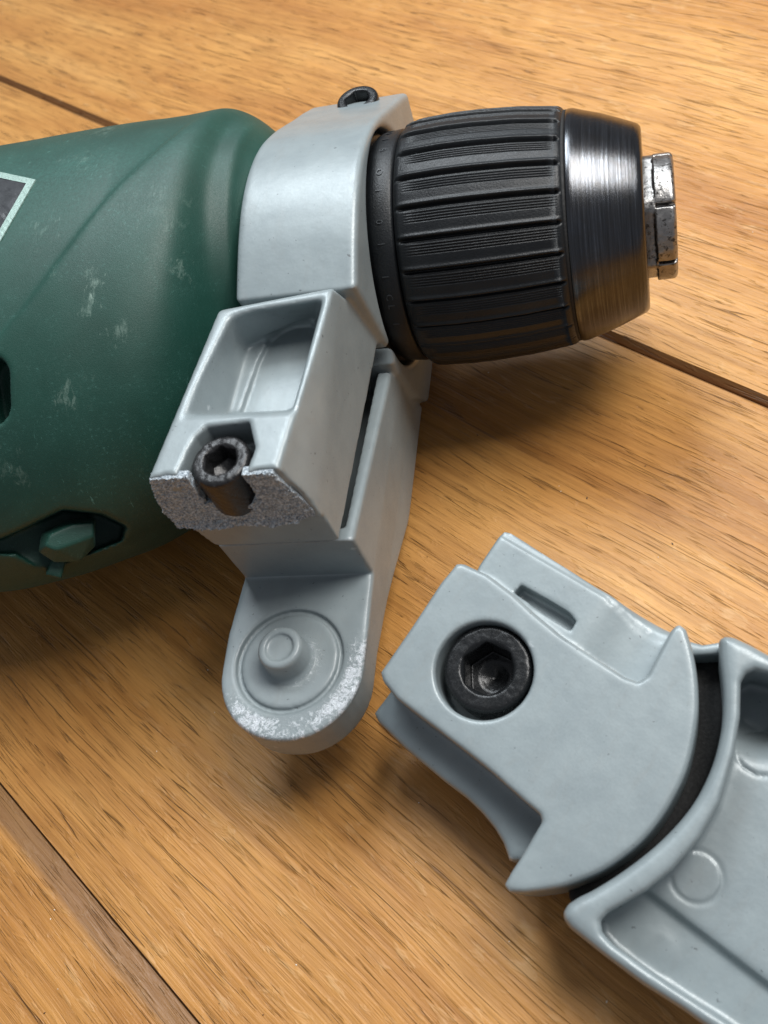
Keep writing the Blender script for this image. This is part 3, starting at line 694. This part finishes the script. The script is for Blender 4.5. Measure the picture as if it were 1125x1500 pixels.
# cove running under the spike
cv = HD.px((935, 935), 2, -1.5); rc = 8.6; cc1 = np.array(cv[:2])
ca = ((XX-cc1[0])*ed[0]+(YY-cc1[1])*ed[1])[:, :, None]
cyl = np.sqrt((ca+.2)**2+(Z-2.6)**2)-9.0; fg = smax(fg, -cyl, 2.5)
low_u = hp_([(586, 1020), (652, 1070), (716, 1120), (770, 1172), (800, 1200), (760, 1235), (1000, 1240), (985, 1000), (800, 900), (670, 850)], -3.0)
low_l = hp_([(574, 1018), (551, 1048), (558, 1061), (597, 1099), (654, 1148)], -12.0)
lowp = hp_([(574, 1016), (551, 1047), (557, 1060), (597, 1099), (654, 1147), (685, 1170), (708, 1192), (726, 1214), (739, 1236), (748, 1262), (850, 1270), (960, 1150), (960, 960), (740, 830), (690, 850)], -10.5)
lw = smax(poly_sdf(XX, YY, lowp)[:, :, None], np.abs(Z+13.2)-4.6, 1.4)
f = smin(top, smin(fg, lw, .8), .9)
# slot through the flange
slp = hp_([(753, 868), (763, 856), (800, 876), (832, 895), (844, 909), (836, 925), (800, 902)], -4.6)
slt = smax(poly_sdf(XX, YY, slp)[:, :, None], np.abs(Z+5)-2.6, .1); f = smax(f, -slt, .12)
# counterbore
bcx = HD.px((708, 981), 2, 0)
R = np.sqrt((X-bcx[0])**2+(Y-bcx[1])**2)
cb = smax(R-7.45, -(Z+8.5), .2); f = smax(f, -cb, .45)
cbl = R-7.45-(Z+.35)*.9; f = smax(f, -smax(cbl, -(Z+.5), .05), .25)
solid('handle_head', bc(lo, hi, vs, f), lo, vs, HD, PAINT, hand)
hb = HD.px((714, 979), 2, -1.6)
bolt('bolt', HD, (hb[0], hb[1]), -1.5, 6.75, 4.15, 5.8, 1, BLACKOX, hand, vs=.18, rot=.12, bump_=.03)

# ---- grip part with its deep recesses
rim = [(1053, 934), (1062, 928), (1076, 930), (1100, 941), (1125, 955), (1200, 995), (1330, 1070), (1480, 1330), (1330, 1680), (1125, 1572), (1000, 1481), (940, 1443), (880, 1398), (833, 1360), (824, 1347), (823, 1336), (830, 1324), (845, 1314), (872, 1301), (920, 1270), (972, 1228), (1016, 1178), (1044, 1122), (1057, 1070), (1060, 1030), (1059, 1000), (1054, 960)]
i0 = rim.index((845, 1314)); rim = rim[:i0]+chaikin(rim[i0:], 3)
RIM = hp_(rim, 0)
lo = (RIM[:, 0].min()-2, RIM[:, 1].min()-2, -21); hi = (RIM[:, 0].max()+2, RIM[:, 1].max()+2, 1.5)
X, Y, Z = grid(lo, hi, .32); XX, YY = X[:, :, 0], Y[:, :, 0]
f = smax(poly_sdf(XX, YY, RIM)[:, :, None]-.0, np.abs(Z+8.6)-8.6, 2.1)
rc1 = hp_([(1087, 1000), (1094, 988), (1106, 983), (1125, 988), (1200, 1026), (1300, 1090), (1420, 1330), (1310, 1620), (1125, 1536), (1064, 1493), (1008, 1458), (960, 1426), (900, 1383), (884, 1366), (881, 1350), (892, 1338), (948, 1306), (986, 1276), (1026, 1230), (1056, 1178), (1077, 1106), (1086, 1050)], -.6)
rc1 = np.array([tuple(p) for p in rc1[:21]]+chaikin([tuple(p) for p in rc1[21:]], 3)) if len(rc1) > 24 else rc1
P1 = poly_sdf(XX, YY, rc1)[:, :, None]
r1 = hp_([(948, 1304), (1125, 1440), (1300, 1575)], -7.6); e1 = unit(r1[1]-r1[0]); e1n = np.array([-e1[1], e1[0]])
sd = (XX-r1[0][0])*e1n[0]+(YY-r1[0][1])*e1n[1]; sgn = 1 if ((hp_([(1125, 1300)], -7)[0]-r1[0])@e1n) > 0 else -1
sd = (sd*sgn)[:, :, None]                                         # >0 on the upper floor
floorz = -7.6-1.6/(1+np.exp(np.clip(sd/.25, -30, 30)))+.30*np.exp(-(sd/.5)**2)
for (pp, rr_) in (((1020, 1284), 3.45), ((1117, 1098), 3.6)):
    c = HD.px(pp, 2, -7.4)[:2]; rd = np.sqrt((XX-c[0])**2+(YY-c[1])**2)[:, :, None]
    floorz = floorz-.28*np.exp(-((rd-rr_)/.22)**2)+.07/(1+np.exp(np.clip((rd-rr_)/.12, -30, 30)))
c = HD.px((962, 1392), 2, -9)[:2]; rd = np.sqrt((XX-c[0])**2+(YY-c[1])**2)[:, :, None]; floorz = floorz+.25/(1+np.exp(np.clip((rd-2.7)/.45, -30, 30)))
# deeper pocket near the upper corner
c = HD.px((1120, 1020), 2, -9)[:2]; rd = np.sqrt((XX-c[0])**2+(YY-c[1])**2)[:, :, None]; floorz = floorz-6.8*np.exp(-np.clip(rd-3.5, 0, 99)**2/14.0)
rec = smax(P1-(Z)*-.10, (floorz-Z).astype(np.float32), 1.4)
f = smax(f, -rec, 1.4)
solid('handle_grip', f, lo, .32, HD, PAINT_GRIP, hand)
# ---- plain black strip set low in the gap between head and grip
gp = [(1000, 955), (1060, 955), (1064, 1000), (1063, 1040), (1056, 1090), (1040, 1140), (1014, 1185), (972, 1232), (920, 1275), (872, 1304), (836, 1322), (828, 1318), (826, 1302), (830, 1285), (900, 1230), (960, 1150), (985, 1060)]
GP = hp_(gp, -6)
lo = (GP[:, 0].min()-1, GP[:, 1].min()-1, -18); hi = (GP[:, 0].max()+1, GP[:, 1].max()+1, -4)
X, Y, Z = grid(lo, hi, .4)
f = smax(poly_sdf(X[:, :, 0], Y[:, :, 0], GP)[:, :, None], np.abs(Z+13.5)-3.0, .8)
solid('gap_strip', f, lo, .4, HD, MATT_BLACK, hand)
gb = hp_([(1000, 930), (1030, 938), (1066, 932), (1066, 952), (1000, 956)], -3.5)
lo = (gb[:, 0].min()-1, gb[:, 1].min()-1, -17.5); hi = (gb[:, 0].max()+1, gb[:, 1].max()+1, -3)
X, Y, Z = grid(lo, hi, .3)
f = smax(poly_sdf(X[:, :, 0], Y[:, :, 0], gb)[:, :, None], np.abs(Z+11)-5.4, .9)
solid('joint_bridge', f, lo, .3, HD, PAINT, hand)

# ------------------------------------------------------------------ grit and crumbs scattered on the boards
def grit(name, num, rng, lo_r, hi_r, mat, label, flat=1.0, spots=()):
    rs_ = np.random.RandomState(rng); V = []; Fc = []
    base = [(1, 0, 0), (-1, 0, 0), (0, 1, 0), (0, -1, 0), (0, 0, 1), (0, 0, -1)]
    tri = [(0, 2, 4), (2, 1, 4), (1, 3, 4), (3, 0, 4), (2, 0, 5), (1, 2, 5), (3, 1, 5), (0, 3, 5)]
    cs = list(spots)
    while len(cs) < num: cs.append((rs_.uniform(-10, 1135), rs_.uniform(-10, 1510)))
    for p in cs:
        r = RW@ray(p); c = r[:2]*(-CAMH/r[2]); q = rs_.uniform(lo_r, hi_r); an = rs_.uniform(0, 6.28)
        st = rs_.uniform(1, flat+.01)
        k = len(V)
        for b_ in base:
            x, y, z = [b_[i]*q*rs_.uniform(.7, 1.2) for i in range(3)]; x *= st
            V.append(((c[0]+x*math.cos(an)-y*math.sin(an))*.001, (c[1]+x*math.sin(an)+y*math.cos(an))*.001, (z*.6+q*.5)*.001))
        Fc += [tuple(k+i for i in t) for t in tri]
    me = bpy.data.meshes.new(name); me.from_pydata(V, [], Fc); me.materials.append(mat)
    o = bpy.data.objects.new(name, me); sc.collection.objects.link(o); o['kind'] = 'stuff'; o['label'] = label; o['category'] = 'grit'
    return o
def plain(name, col, rough):
    m = bpy.data.materials.new(name); m.use_nodes = True; b = m.node_tree.nodes['Principled BSDF']
    b.inputs['Base Color'].default_value = (*col, 1); b.inputs['Roughness'].default_value = rough; return m
grit('pale_grit', 70, 3, .05, .16, plain('pale_grit', (.75, .70, .60), .35), 'pale specks of grit scattered over the wooden boards', 1.5, [(265, 968), (80, 1333), (300, 102)])
grit('dark_crumbs', 26, 8, .06, .17, plain('dark_crumbs', (.05, .028, .015), .6), 'tiny dark crumbs lying on the wooden boards', 2.6, [(945, 683), (657, 1413), (195, 115), (860, 730), (522, 42)])
